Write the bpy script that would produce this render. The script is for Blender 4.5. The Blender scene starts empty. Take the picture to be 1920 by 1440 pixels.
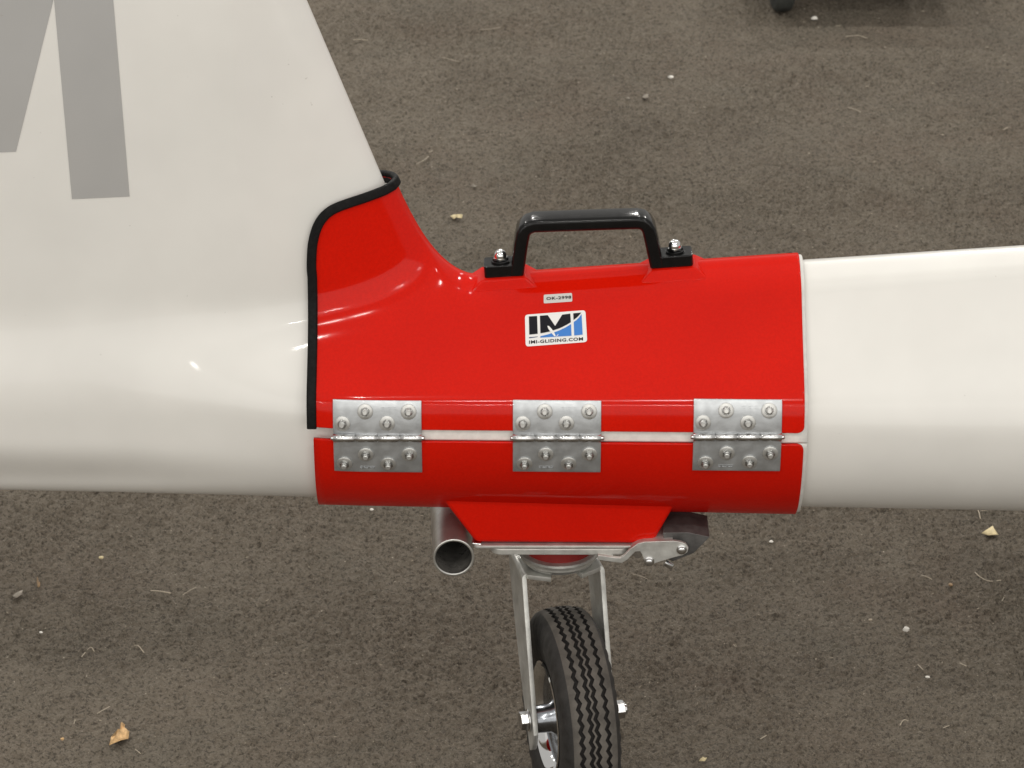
import bpy, bmesh, math, random
import numpy as np
from mathutils import Vector, Matrix
from mathutils.geometry import tessellate_polygon

random.seed(7); np.random.seed(7)
S = bpy.context.scene
COL = S.collection
R_ = math.radians

# ---------------------------------------------------------------- camera
Z0 = 0.397                       # height of the boom axis above the floor
PITCH = R_(25.0); DIST = 3.17; TX = 0.1442
cam_d = bpy.data.cameras.new('camera'); cam = bpy.data.objects.new('camera', cam_d); COL.objects.link(cam)
CP = np.array([0.0, -DIST*math.cos(PITCH), Z0+DIST*math.sin(PITCH)])
cam.location = CP; cam.rotation_euler = (math.pi/2-PITCH, 0, 0)
cam_d.sensor_width = 36; cam_d.lens = 18/TX; cam_d.clip_start = 0.05; cam_d.clip_end = 100
cam_d.dof.use_dof = True; cam_d.dof.focus_distance = 3.12; cam_d.dof.aperture_fstop = 30
S.camera = cam

# ---------------------------------------------------------------- light (hangar with rows of ceiling strip lamps)
W = bpy.data.worlds.new('World'); S.world = W; W.use_nodes = True
W.node_tree.nodes['Background'].inputs[0].default_value = (1.0, 0.972, 0.925, 1)
W.node_tree.nodes['Background'].inputs[1].default_value = 0.52
S.view_settings.view_transform = 'Standard'; S.view_settings.look = 'None'
S.view_settings.exposure = 0.0; S.view_settings.gamma = 1.0

def area_lamp(name, x, y, z, power, sx, sy, c=(1.0, 0.965, 0.91), rx=0.0):
    l = bpy.data.lights.new(name, 'AREA'); l.shape = 'RECTANGLE'
    l.size = sx; l.size_y = sy; l.energy = power; l.color = c
    o = bpy.data.objects.new(name, l); COL.objects.link(o); o.location = (x, y, z); o.rotation_euler = (rx, 0, 0)
area_lamp('overhead_fill', 0, -1.5, 5.5, 40, 9, 9)              # added soft fill overhead, standing in for bounce from an unseen ceiling
area_lamp('front_fill', 0, -7.0, 2.4, 165, 12, 4.6, rx=R_(90))   # added fill panel behind the camera, brightens the upright faces
for yy, pw, xs_ in ((-9.5, 36, (-6.4, -3.6, -.36, .36, 3.6, 6.4)), (-5.6, 22, (-.26, .30)), (-3.6, 25, (-4.6, -2.4, -.8, 1.7, 3.6)), (1.9, 14, (-3.6, -1.3, 1.3, 3.6)), (5.2, 84, (-4.2, -1.4, 1.4, 4.2)), (9.5, 150, (-5.0, -1.8, 1.2, 4.4))):
    for xx in xs_: area_lamp('ceiling_lamp', xx, yy, 5.2, pw, .36, .16)

# ---------------------------------------------------------------- helpers
FW = np.array([0, math.cos(PITCH), -math.sin(PITCH)]); UP = np.array([0, math.sin(PITCH), math.cos(PITCH)]); RT = np.array([1.0, 0, 0])
def ray(px, py):
    px = np.asarray(px, float); py = np.asarray(py, float)
    a = (px-960)/960*TX; b = (720-py)/960*TX
    return FW + a[..., None]*RT + b[..., None]*UP
def atY(px, py, Y):
    d = ray(px, py); t = (Y-CP[1])/d[..., 1]; p = CP+d*t[..., None]; return p
def atZ(px, py, Z=0.0):
    d = ray(px, py); t = (Z-CP[2])/d[..., 2]; return CP+d*t[..., None]

def smax(a, b, k):
    d = np.maximum(k-np.abs(a-b), 0); return np.maximum(a, b)+d*d/(4*k)
def smin(a, b, k):
    d = np.maximum(k-np.abs(a-b), 0); return np.minimum(a, b)-d*d/(4*k)

WLOC = {}
def place(o, wloc, parent):
    WLOC[o.name] = Vector(wloc)
    if parent is not None:
        o.parent = parent; o.location = Vector(wloc)-WLOC[parent.name]
    else:
        o.location = wloc
def obj(name, verts, faces, mat, parent=None, smooth=True, bevel=0, segs=2, solid=0, sharp=35, kind=None, origin=None, subsurf=0, merge=0):
    v = np.array(verts, float).reshape(-1, 3)
    c = v.mean(0) if origin is None else np.array(origin, float)
    me = bpy.data.meshes.new(name)
    me.from_pydata((v-c).tolist(), [], [tuple(f) for f in faces]); me.validate()
    bm = bmesh.new(); bm.from_mesh(me)
    if merge: bmesh.ops.remove_doubles(bm, verts=bm.verts, dist=merge)
    bmesh.ops.recalc_face_normals(bm, faces=bm.faces)
    bm.to_mesh(me); bm.free()
    if smooth:
        me.polygons.foreach_set('use_smooth', [True]*len(me.polygons))
        if sharp and not bevel: me.set_sharp_from_angle(angle=R_(sharp))
    if mat is not None: me.materials.append(mat)
    o = bpy.data.objects.new(name, me); COL.objects.link(o)
    place(o, c, parent)
    if solid:
        m = o.modifiers.new('solid', 'SOLIDIFY'); m.thickness = abs(solid); m.offset = -1 if solid > 0 else 1
    if bevel:
        m = o.modifiers.new('bevel', 'BEVEL'); m.width = bevel; m.segments = segs; m.limit_method = 'ANGLE'; m.angle_limit = R_(30)
        me.set_sharp_from_angle(angle=R_(180)); m.harden_normals = True
    if subsurf:
        m = o.modifiers.new('sub', 'SUBSURF'); m.levels = subsurf; m.render_levels = subsurf
    if kind: o['kind'] = kind
    return o
def empty(name, loc, label, cat, group=None):
    o = bpy.data.objects.new(name, None); COL.objects.link(o); o.empty_display_size = .05
    place(o, loc, None); o['label'] = label; o['category'] = cat
    if group: o['group'] = group
    return o
def tag(o, label, cat, group=None):
    o['label'] = label; o['category'] = cat
    if group: o['group'] = group
    return o

class MB:
    def __init__(s): s.v = []; s.f = []
    def add(s, v, f):
        n = len(s.v); s.v += [tuple(p) for p in v]; s.f += [tuple(i+n for i in q) for q in f]; return s
    def prism(s, poly, fn0, fn1):            # polygon list of 2D points; fn maps a 2D point to 3D for each cap
        n = len(poly)
        s.add([fn0(p) for p in poly]+[fn1(p) for p in poly],
              [tuple(range(n))[::-1], tuple(range(n, 2*n))]+[(i, (i+1) % n, n+(i+1) % n, n+i) for i in range(n)]); return s
    def lathe(s, prof, o, ax, n=32, caps=True):   # prof: list of (distance along ax, radius)
        ax = Vector(ax).normalized(); o = Vector(o)
        u = ax.orthogonal().normalized(); w = ax.cross(u)
        v = []
        for t, r in prof:
            for k in range(n):
                a = 2*math.pi*k/n; v.append(o+ax*t+(u*math.cos(a)+w*math.sin(a))*r)
        f = [(i*n+k, i*n+(k+1) % n, (i+1)*n+(k+1) % n, (i+1)*n+k) for i in range(len(prof)-1) for k in range(n)]
        if caps: f += [tuple(range(n))[::-1], tuple(range((len(prof)-1)*n, len(prof)*n))]
        return s.add(v, f)
    def build(s, name, mat, parent=None, **k): return obj(name, s.v, s.f, mat, parent, **k)

def grid(P):                                  # P: (n, m, 3) array
    n, m = P.shape[:2]
    f = [(i*m+j, i*m+j+1, (i+1)*m+j+1, (i+1)*m+j) for i in range(n-1) for j in range(m-1)]
    return P.reshape(-1, 3), f
def catmull(pts, n=6):
    p = np.array(pts, float); out = []
    p = np.vstack([2*p[0]-p[1], p, 2*p[-1]-p[-2]])
    for i in range(1, len(p)-2):
        for t in np.linspace(0, 1, n, endpoint=False):
            a, b, c, d = p[i-1:i+3]
            out.append(.5*((2*b)+(c-a)*t+(2*a-5*b+4*c-d)*t*t+(3*b-a-3*c+d)*t**3))
    out.append(p[-2]); return np.array(out)
def sweep(path, sect, up=(0, 0, 1)):          # sect: list of (a, b) in the frame (side, normal)
    path = [Vector(p) for p in path]; n = len(path); m = len(sect); v = []
    T0 = (path[1]-path[0]).normalized(); u = Vector(up); u = (u-T0*u.dot(T0)).normalized()
    for i, p in enumerate(path):
        T = (path[min(i+1, n-1)]-path[max(i-1, 0)]).normalized()
        u = (u-T*u.dot(T)).normalized(); s = T.cross(u)
        for a, b in sect: v.append(p+s*a+u*b)
    f = [(i*m+k, i*m+(k+1) % m, (i+1)*m+(k+1) % m, (i+1)*m+k) for i in range(n-1) for k in range(m)]
    f += [tuple(range(m))[::-1], tuple(range((n-1)*m, n*m))]
    return v, f
def circ(r, n=10, sx=1, sy=1): return [(r*sx*math.cos(2*math.pi*k/n), r*sy*math.sin(2*math.pi*k/n)) for k in range(n)]
def rrect(w, h, r, n=4):
    out = []
    for cx, cy, a0 in ((w/2-r, h/2-r, 0), (-w/2+r, h/2-r, 90), (-w/2+r, -h/2+r, 180), (w/2-r, -h/2+r, 270)):
        for k in range(n+1):
            a = R_(a0+90*k/n); out.append((cx+r*math.cos(a), cy+r*math.sin(a)))
    return out

# ---------------------------------------------------------------- materials
class NT:
    def __init__(s, name):
        s.m = bpy.data.materials.new(name); s.m.use_nodes = True; s.t = s.m.node_tree
        s.b = s.t.nodes['Principled BSDF']
        s.co = s.t.nodes.new('ShaderNodeTexCoord').outputs['Object']
    def n(s, kind, **k):
        x = s.t.nodes.new('ShaderNode'+kind)
        for a, b in k.items(): setattr(x, a, b)
        return x
    def link(s, a, b): s.t.links.new(a, b)
    def noise(s, scale, detail=3, rough=.55, vec=None, dist=0):
        x = s.n('TexNoise'); x.inputs['Scale'].default_value = scale; x.inputs['Detail'].default_value = detail
        x.inputs['Roughness'].default_value = rough; x.inputs['Distortion'].default_value = dist
        s.link(vec or s.co, x.inputs['Vector']); return x.outputs['Fac']
    def ramp(s, fac, stops):
        x = s.n('ValToRGB'); e = x.color_ramp.elements
        while len(e) < len(stops): e.new(.5)
        for i, (p, c) in enumerate(stops):
            e[i].position = p; e[i].color = (c[0], c[1], c[2], 1) if hasattr(c, '__len__') else (c, c, c, 1)
        s.link(fac, x.inputs[0]); return x.outputs[0]
    def mix(s, fac, a, b, mode='MIX'):
        x = s.n('Mix', data_type='RGBA', blend_type=mode)
        for sock, val in ((x.inputs[0], fac), (x.inputs[6], a), (x.inputs[7], b)):
            if hasattr(val, 'links') or hasattr(val, 'is_linked'): s.link(val, sock)
            elif hasattr(val, '__len__'): sock.default_value = (*val[:3], 1)
            else: sock.default_value = val
        return x.outputs[2]
    def bump(s, h, strength, dist, prev=None):
        x = s.n('Bump'); x.inputs['Strength'].default_value = strength; x.inputs['Distance'].default_value = dist
        s.link(h, x.inputs['Height'])
        if prev: s.link(prev, x.inputs['Normal'])
        return x.outputs[0]
    def set(s, **k):
        for a, v in k.items():
            i = s.b.inputs[a.replace('_', ' ')]
            if hasattr(v, 'is_linked'): s.link(v, i)
            else: i.default_value = (*v[:3], 1) if hasattr(v, '__len__') else v
        return s.m

def gelcoat(name, c, rough=.22, coat=.6):
    t = NT(name); f = t.noise(9, 3)
    dirt = t.noise(20, 3, .6)
    c2 = tuple(x*.93 for x in c)
    col = t.mix(t.ramp(f, [(.35, 0.), (.7, 1.)]), c, c2)
    spk = t.noise(150, 2, .5); col = t.mix(t.ramp(spk, [(.77, 0.), (.80, .35)]), col, (.33, .30, .26))
    film = t.noise(3.2, 5, .65); col = t.mix(t.ramp(film, [(.45, 0.), (.75, .10)]), col, (.55, .50, .43))
    nb = t.bump(t.noise(9, 2), .06, .006)
    return t.set(Base_Color=col, Roughness=t.ramp(dirt, [(.3, rough*.95), (.75, rough*1.1)]), Coat_Weight=coat, Coat_Roughness=.06, Normal=nb)
WHITE = gelcoat('white gelcoat', (.80, .785, .745), .34, .4)
GREYDECAL = gelcoat('grey registration film', (.42, .415, .405), .42, .1)

def red_paint():
    t = NT('red gloss paint')
    f = t.noise(7, 3); s = t.noise(230, 2, .6)
    col = t.mix(t.ramp(f, [(.3, 0.), (.7, 1.)]), (.68, .010, .002), (.61, .008, .002))
    scr = t.n('Mapping'); scr.inputs['Scale'].default_value = (6, 90, 90); t.link(t.co, scr.inputs[0])
    sf = t.noise(3.2, 4, .7, scr.outputs[0])
    col = t.mix(t.ramp(sf, [(.72, 0.), (.80, .35)]), col, (.5, .06, .04))
    mot = t.noise(420, 3, .7); col = t.mix(t.ramp(mot, [(.35, .42), (.65, 0.)]), col, (.50, .006, .002))
    dust = t.noise(900, 2, .6); col = t.mix(t.ramp(dust, [(.70, 0.), (.80, .12)]), col, (.6, .30, .25))
    nb = t.bump(t.noise(26, 2), .10, .002); nb = t.bump(s, .04, .0004, nb)
    return t.set(Base_Color=col, Roughness=.36, Coat_Weight=.38, Coat_Roughness=.08, Normal=nb, Specular_IOR_Level=.0)
RED = red_paint()
def simple(name, c, rough=.5, metal=0., noise=0, amt=.15, bump=0, bscale=200, coat=0, dist=.0006):
    t = NT(name)
    col = c
    if noise:
        f = t.noise(noise, 5, .65)
        col = t.mix(t.ramp(f, [(.3, 0.), (.7, 1.)]), tuple(x*(1-amt) for x in c), tuple(min(1, x*(1+amt)) for x in c))
    k = dict(Base_Color=col, Roughness=rough, Metallic=metal, Coat_Weight=coat)
    if noise: k['Roughness'] = t.ramp(t.noise(noise*1.7, 4), [(.3, rough*.8), (.7, min(1, rough*1.25))])
    if bump: k['Normal'] = t.bump(t.noise(bscale, 4, .6), bump, dist)
    return t.set(**k)
ZINC = simple('galvanised zinc plate', (.52, .54, .555), .42, .78, 60, .16, .15, 260)
ZINC2 = simple('bright zinc fork steel', (.60, .60, .57), .5, .75, 45, .20, .3, 200)
STEEL = simple('bright steel fasteners', (.62, .62, .62), .20, 1., 90, .12)
NUTM = simple('zinc nut', (.42, .42, .41), .28, 1., 90, .2)
WASH = simple('dull steel washer', (.60, .60, .58), .42, .8, 90, .12)
CHROME = simple('polished chrome', (.78, .78, .78), .07, 1.)
STAINLESS = simple('stainless tube', (.60, .60, .57), .34, .85, 40, .15, .1, 120)
TUBEIN = simple('dark tube bore', (.20, .19, .175), .3, .5, 60, .5)
BLACKPL = simple('black moulded plastic', (.006, .006, .006), .14, 0, 90, .2, .03, 500, .0)
SEAL = simple('black rubber edge trim', (.009, .009, .009), .6, 0, 200, .3, .8, 420)
FOAM = simple('off white felt lining', (.78, .76, .72), .8, 0, 120, .1, .4, 300)
DARKFELT = simple('black felt', (.01, .01, .01), .9)
RUBBER = simple('dusty tyre rubber', (.10, .09, .078), .85, 0, 60, .35, .4, 400)
RUBSIDE = simple('black tyre sidewall', (.028, .026, .024), .6, 0, 60, .35, .3, 300)
GROOVE = simple('dark tread groove', (.014, .012, .011), .9)
RIMD = simple('dark blue grey rim paint', (.30, .315, .34), .2, 1., 60, .3)
PEDAL = simple('scuffed black pedal plastic', (.08, .077, .074), .45, 0, 70, .45, .2, 250)
INK_SPEC = 0.12
STICKW = simple('white vinyl', (.80, .79, .77), .35)
STICKG = simple('grey white label', (.62, .60, .57), .4)
INK = simple('black ink', (.012, .012, .016), .35)
BLUE = simple('blue ink', (.065, .22, .60), .35)
NAVY = simple('navy ink', (.05, .07, .16), .35)
GREYINK = simple('grey print', (.035, .035, .035), .5)
for m_ in (INK, BLUE, NAVY, GREYINK, SEAL): m_.node_tree.nodes['Principled BSDF'].inputs['Specular IOR Level'].default_value = INK_SPEC
BLACKPL.node_tree.nodes['Principled BSDF'].inputs['Specular IOR Level'].default_value = .28
REDDULL = simple('dull red spacer', (.28, .015, .012), .5, 0, 50, .2)

def floor_mat():
    t = NT('worn asphalt floor')
    st = t.n('Mapping'); st.inputs['Scale'].default_value = (1.15, 1.0, 1.0); t.link(t.co, st.inputs[0]); v = st.outputs[0]
    big = t.noise(2.3, 5, .6, v); mid = t.noise(16, 5, .65, v); fine = t.noise(230, 5, .72, v, .3); grain = t.noise(520, 3, .75, v)
    col = t.mix(t.ramp(big, [(.32, 0.), (.68, 1.)]), (.110, .092, .073), (.155, .136, .110))
    col = t.mix(t.ramp(mid, [(.35, .0), (.72, .6)]), col, (.185, .163, .133))
    tint = t.noise(4.5, 5, .6, v)
    col = t.mix(t.ramp(tint, [(.50, 0.), (.70, .5)]), col, (.122, .090, .069))
    tint2 = t.noise(6.1, 4, .6, v)
    col = t.mix(t.ramp(tint2, [(.54, 0.), (.72, .5)]), col, (.108, .102, .085))
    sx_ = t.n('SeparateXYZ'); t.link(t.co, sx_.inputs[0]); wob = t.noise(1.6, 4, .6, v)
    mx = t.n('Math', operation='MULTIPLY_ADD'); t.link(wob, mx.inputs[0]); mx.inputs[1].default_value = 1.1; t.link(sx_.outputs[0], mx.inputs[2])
    col = t.mix(t.ramp(mx.outputs[0], [(.05, .55), (.55, 0.)]), col, (.205, .180, .148))      # paler towards the fin: the dolly's soft shadow painted into the floor colour
    dark = t.noise(1.7, 3, .5, v)
    col = t.mix(t.ramp(dark, [(.56, 0.), (.74, .5)]), col, (.066, .054, .043))
    col = t.mix(t.ramp(fine, [(.40, .7), (.51, 0.)]), col, (.030, .024, .018))
    col = t.mix(t.ramp(grain, [(.52, 0.), (.72, .65)]), col, (.33, .295, .245))
    spk = t.noise(230, 2, .5, v)
    col = t.mix(t.ramp(spk, [(.74, 0.), (.79, .85)]), col, (.55, .50, .43))
    col = t.mix(1.0, col, (1.07, 1.035, .97), 'MULTIPLY')
    nb = t.bump(mid, .5, .010); nb = t.bump(fine, .8, .006, nb); nb = t.bump(grain, .7, .002, nb)
    return t.set(Base_Color=col, Roughness=.82, Normal=nb, Specular_IOR_Level=.3)
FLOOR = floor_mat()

# ---------------------------------------------------------------- floor
def perlin(x, y, seed):
    rng = np.random.RandomState(seed); N = 1024; ang = rng.rand(N, N)*2*math.pi; gx, gy = np.cos(ang), np.sin(ang)
    xi = np.floor(x).astype(int); yi = np.floor(y).astype(int); fx = x-xi; fy = y-yi
    def g(ix, iy, dx, dy): return gx[ix % N, iy % N]*dx+gy[ix % N, iy % N]*dy
    u = fx*fx*fx*(fx*(fx*6-15)+10); v = fy*fy*fy*(fy*(fy*6-15)+10)
    a = g(xi, yi, fx, fy)*(1-u)+g(xi+1, yi, fx-1, fy)*u; b_ = g(xi, yi+1, fx, fy-1)*(1-u)+g(xi+1, yi+1, fx-1, fy-1)*u
    return a*(1-v)+b_*v
def floor_mesh():                             # one sheet, fine lumps and creases where the picture can show them
    fx = np.concatenate([np.linspace(-7, -1.0, 13)[:-1], np.arange(-1.0, 1.0, .0023), np.linspace(1.0, 7, 13)])
    fy = np.concatenate([np.linspace(-7, -.35, 14)[:-1], np.arange(-.35, 2.6, .0030), np.linspace(2.6, 9, 13)])
    X, Y = np.meshgrid(fx, fy); n, m = X.shape
    wx = X+.006*perlin(X/.05, Y/.05, 11); wy = Y+.006*perlin(X/.05+9, Y/.05, 12)
    h = .0036*np.abs(perlin(wx/.019, wy/.014, 1))+.0056*np.abs(perlin(wx/.0085+3, wy/.0070, 2))+.0022*perlin(X/.0048, Y/.0048, 3)
    h *= 1.05+1.2*np.clip(perlin(X/.22, Y/.22, 4)+.2, 0, 1)
    h += .0015*perlin(X/.12, Y/.12, 5)
    inside = np.clip(np.minimum(1.0-np.abs(X), np.minimum(Y+.35, 2.6-Y))/.03, 0, 1)
    Z = (h-.0036)*inside-.0003
    me = bpy.data.meshes.new('floor'); me.vertices.add(n*m); me.vertices.foreach_set('co', np.stack([X, Y, Z], -1).ravel().astype(np.float32))
    i = np.arange(n*m).reshape(n, m); q = np.stack([i[:-1, :-1], i[:-1, 1:], i[1:, 1:], i[1:, :-1]], -1).reshape(-1, 4)
    me.loops.add(q.size); me.loops.foreach_set('vertex_index', q.ravel().astype(np.int32))
    me.polygons.add(len(q)); me.polygons.foreach_set('loop_start', (np.arange(len(q))*4).astype(np.int32)); me.polygons.foreach_set('loop_total', np.full(len(q), 4, np.int32))
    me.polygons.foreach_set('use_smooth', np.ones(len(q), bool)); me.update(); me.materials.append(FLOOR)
    o = bpy.data.objects.new('floor', me); COL.objects.link(o); o['kind'] = 'structure'
floor_mesh()

# ---------------------------------------------------------------- glider tail surface (boom axis along x, z measured from it)
LE0 = atY(718, 335, 0.0); LE1 = atY(575, 0, 0.0)
LEM = (LE1[2]-LE0[2])/(LE1[0]-LE0[0])
ZMAX = 0.52
def ridge(x, off): return .0992+.0717*x+off
def ztop(x, off):
    le = (LE0[2]-Z0)+LEM*(x-off*1.36-LE0[0])
    return np.minimum(smax(ridge(x, off), le, .10), ZMAX)
def naca(d):
    c = .70; q = np.clip(d/c, 0, 1)
    return .60*c*.13*1.0/0.13*.12*(.2969*np.sqrt(q)-.126*q-.3516*q*q+.2843*q**3-.1015*q**4)/.12*.12/.12*1.0
def naca(d):
    c = .70; q = np.clip(d/c, 0, 1)
    return 5*.12*c*(.2969*np.sqrt(q)-.126*q-.3516*q*q+.2843*q**3-.1015*q**4)
def slim(x):
    q = np.clip((-.125-np.asarray(x, float))/.27, 0, 1); return 1-.53*q*q*(3-2*q)
def nexp(x, off):                             # superellipse exponent of the lower body
    w = 1-min(1.0, off/.0072); return 2.0+.28*w+1.8*(1-slim(x))*w
def radius(x, off):
    n = nexp(x, off); m = n/(n-1)
    return (.104+.0197*x)/((slim(x)*math.sin(PITCH))**m+math.cos(PITCH)**m)**(1/m)+off
AL = R_(19)
def hw(x, z, off=0.0):
    x = np.asarray(x, float); z = np.asarray(z, float)
    R = radius(x, off); n = nexp(x, off); sl_ = slim(x)
    def se(q): return np.maximum(1-np.abs(q)**n, 0)**(1/n)
    slope = .7**(n-1)*(1-.7**n)**(1/n-1)
    c = (R*se(np.minimum(z/R, .7))-slope*np.maximum(z-.7*R, 0))*sl_
    z1 = R*math.sin(AL); h1 = R*se(math.sin(AL)+0*R)*sl_; hr = .016+off*.3
    fl = h1+(hr-h1)*(z-z1)/(ridge(x, off)-.004-z1)
    dz = np.maximum(ztop(x, off)-z, 0)
    fin = naca(dz/abs(LEM))+off*.5-26*np.maximum(-.03-z, 0)**2
    h = smax(smin(c, fl, .032-.021*min(1.0, off/.0072)), fin, .055)
    cap = np.sqrt(2*.012*dz)+1.5*dz
    return np.maximum(smin(h, cap, np.minimum(.010, .35*cap)+1e-6), 0)
def nrm(x, z, off=0.0, e=5e-4):              # outward normal of the near side
    gx = (hw(x+e, z, off)-hw(x-e, z, off))/(2*e); gz = (hw(x, z+e, off)-hw(x, z-e, off))/(2*e)
    n = np.stack([-gx, -np.ones_like(gx), -gz], -1)
    return n/np.linalg.norm(n, axis=-1, keepdims=True)
def surf(px, py, off):                        # pixel -> point of the near side
    px = np.atleast_1d(np.asarray(px, float)); py = np.atleast_1d(np.asarray(py, float))
    lo = np.full(px.shape, -.22); hi = lo.copy(); done = np.zeros(px.shape, bool)
    for y in np.linspace(-.2, 0.02, 90):
        p = atY(px, py, y); F = -y-hw(p[:, 0], p[:, 2]-Z0, off)
        hit = (~done) & (F <= 0); hi[hit] = y; done |= hit
        lo[~done] = y
    hi[~done] = 0
    for _ in range(30):
        mid = (lo+hi)/2; d = ray(px, py); t = (mid-CP[1])/d[:, 1]; p = CP+d*t[:, None]
        F = -mid-hw(p[:, 0], p[:, 2]-Z0, off); lo = np.where(F > 0, mid, lo); hi = np.where(F > 0, hi, mid)
    return p
def mirror_grid(P, name, mat, parent, **k):
    v1, f1 = grid(P); Q = P.copy(); Q[..., 1] *= -1
    v2, f2 = grid(Q); n = len(v1)
    return obj(name, np.vstack([v1, v2]), f1+[tuple(i+n for i in f)[::-1] for f in f2], mat, parent, merge=2e-4, **k)
def column(x, off, n1=30, n2=100, zlo=None, zhi=None):
    R = radius(x, off); z1 = R*math.sin(AL)*.7; zt = ztop(np.array(x), off) if zhi is None else zhi
    out = []
    if zlo is None:
        a = np.linspace(-math.pi/2, math.asin(z1/R), n1); out.append(R*np.sin(a))
    else:
        out.append(np.linspace(zlo, z1, n1))
    q = np.linspace(0, 1, n2+1)[1:]
    q = 1-(1-q)**1.8
    out.append(z1+(zt-z1)*q)
    z = np.concatenate(out); y = -hw(np.full_like(z, x), z, off)
    if zhi is None: y[-1] = 0
    if zlo is None: y[0] = 0
    return np.stack([np.full_like(z, x), y, z+Z0], -1)

glider = empty('glider', (0, 0, Z0), 'white glider tail boom rising into its swept fin, clamped in the red dolly', 'glider')
xs = np.concatenate([np.arange(-.80, -.24, .006), np.arange(-.24, -.02, .0016), np.arange(-.02, .75, .010)])
skin = mirror_grid(np.array([column(x, 0.0) for x in xs]), 'tail_skin', WHITE, glider, sharp=0)
skin['label'] = 'glossy white gelcoat tail boom and fin'

def subdivide_to(bm, L):
    for _ in range(8):
        es = [e for e in bm.edges if e.calc_length() > L]
        if not es: break
        bmesh.ops.subdivide_edges(bm, edges=es, cuts=1)
        bmesh.ops.triangulate(bm, faces=bm.faces)
def decal(name, polys, off, lift, mat, parent, L=10):   # flat print or film laid on the curved skin
    bm = bmesh.new()
    for poly in polys:
        vs = [bm.verts.new((p[0], p[1], 0)) for p in poly]
        if len(poly) > 4:
            for t in tessellate_polygon([[Vector((p[0], p[1], 0)) for p in poly]]): 
                try: bm.faces.new([vs[i] for i in t])
                except ValueError: pass
        else: bm.faces.new(vs)
    bmesh.ops.triangulate(bm, faces=bm.faces)
    subdivide_to(bm, L)
    bm.verts.index_update()
    v = np.array([v.co[:] for v in bm.verts]); f = [[x.index for x in q.verts] for q in bm.faces]; bm.free()
    p = surf(v[:, 0], v[:, 1], off)
    p += nrm(p[:, 0], p[:, 2]-Z0, off)*lift
    return obj(name, p, f, mat, parent, sharp=0)
def text_polys(txt, quad, bold=0.0):          # print fitted into a quad (bl, br, tr, tl)
    cu = bpy.data.curves.new('t', 'FONT'); cu.body = txt; cu.offset = bold; cu.space_character = 1.12; cu.resolution_u = 3
    to = bpy.data.objects.new('t', cu); COL.objects.link(to)
    bpy.context.view_layer.update()
    me = bpy.data.meshes.new_from_object(to.evaluated_get(bpy.context.evaluated_depsgraph_get()))
    v = np.array([q.co[:2] for q in me.vertices]); mn, mx = v.min(0), v.max(0); v = (v-mn)/(mx-mn)
    q = [np.array(p, float) for p in quad]
    polys = []
    for pl in me.polygons:
        polys.append([tuple((1-b)*((1-a)*q[0]+a*q[1])+b*((1-a)*q[3]+a*q[2])) for a, b in (v[i] for i in pl.vertices)])
    bpy.data.objects.remove(to); bpy.data.meshes.remove(me); bpy.data.curves.remove(cu)
    return polys
# big registration letter M on the fin (its left half runs out of the picture)
lm = decal('letter_marking', [[(98, -40), (209, -40), (243, 368), (135, 373)],
                              [(-76, 289), (30, 284), (110, -40), (0, -40)],
                              [(-76, 289), (0, -40), (-110, -40), (-160, -20)],
                              [(-289, 390), (-180, 384), (-150, -40), (-262, -40)]], 0.0, .0005, GREYDECAL, glider, L=25)
lm['label'] = 'large grey capital letter M'

# ---------------------------------------------------------------- tail dolly
OFF = .0072
dolly = empty('tail_dolly', (.03, 0, 0), 'red clamp-on tail dolly with three zinc hinges, black handle and castor wheel', 'dolly')
zu = surf(1000, 808, OFF)[0][2]-Z0; zl = surf(1000, 830, OFF)[0][2]-Z0; zh = (zu+zl)/2
xR = surf(1500, 700, OFF)[0][0]+.0035; xLl = surf(588, 832, OFF)[0][0]
trace = [(584, 500), (585, 470), (588, 448), (595, 425), (607, 406), (625, 392), (650, 382), (680, 372), (705, 363), (722, 356)]
tp = surf([p[0] for p in trace], [p[1] for p in trace], OFF)
tx = tp[:, 0].copy(); tz = tp[:, 2]-Z0
for i in range(1, len(tx)): tx[i] = max(tx[i], tx[i-1]+2e-4)
sl = (tz[-1]-tz[-3])/(tx[-1]-tx[-3])
xx = tx[-1]
while ztop(np.array(xx), OFF) > tz[-1]+sl*1.3*(xx-tx[-1]): xx += 2e-4
xn = xx; zn = float(ztop(np.array(xn), OFF))
tx = np.append(tx, xn); tz = np.append(tz, zn)
xL = tx[0]

def round_end(P, zedge, sgn, r=.006, band=.02):   # rounds the outer corner at the right end
    for i in range(P.shape[0]):
        for j in range(P.shape[1]):
            d = abs(P[i, j, 2]-Z0-zedge)
            if d < r:
                xe = xR-r+math.sqrt(max(r*r-(r-d)**2, 0)); x = P[i, j, 0]
                if x > xR-band: P[i, j, 0] = xR-band+(x-(xR-band))*(xe-(xR-band))/band
    return P
cols = []
cx = np.concatenate([np.linspace(xL, xL+.02, 16), np.linspace(xL+.02, xn, 50)[1:], np.linspace(xn, -.02, 50)[1:], np.linspace(-.02, xR-.02, 50)[1:], np.linspace(xR-.02, xR, 14)[1:]])
for x in cx:
    zt = float(np.interp(x, tx, tz)) if x < xn-1e-9 else None
    cols.append(column(x, OFF, 26, 90, zlo=zu, zhi=zt))
cols = np.array(cols)
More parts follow.
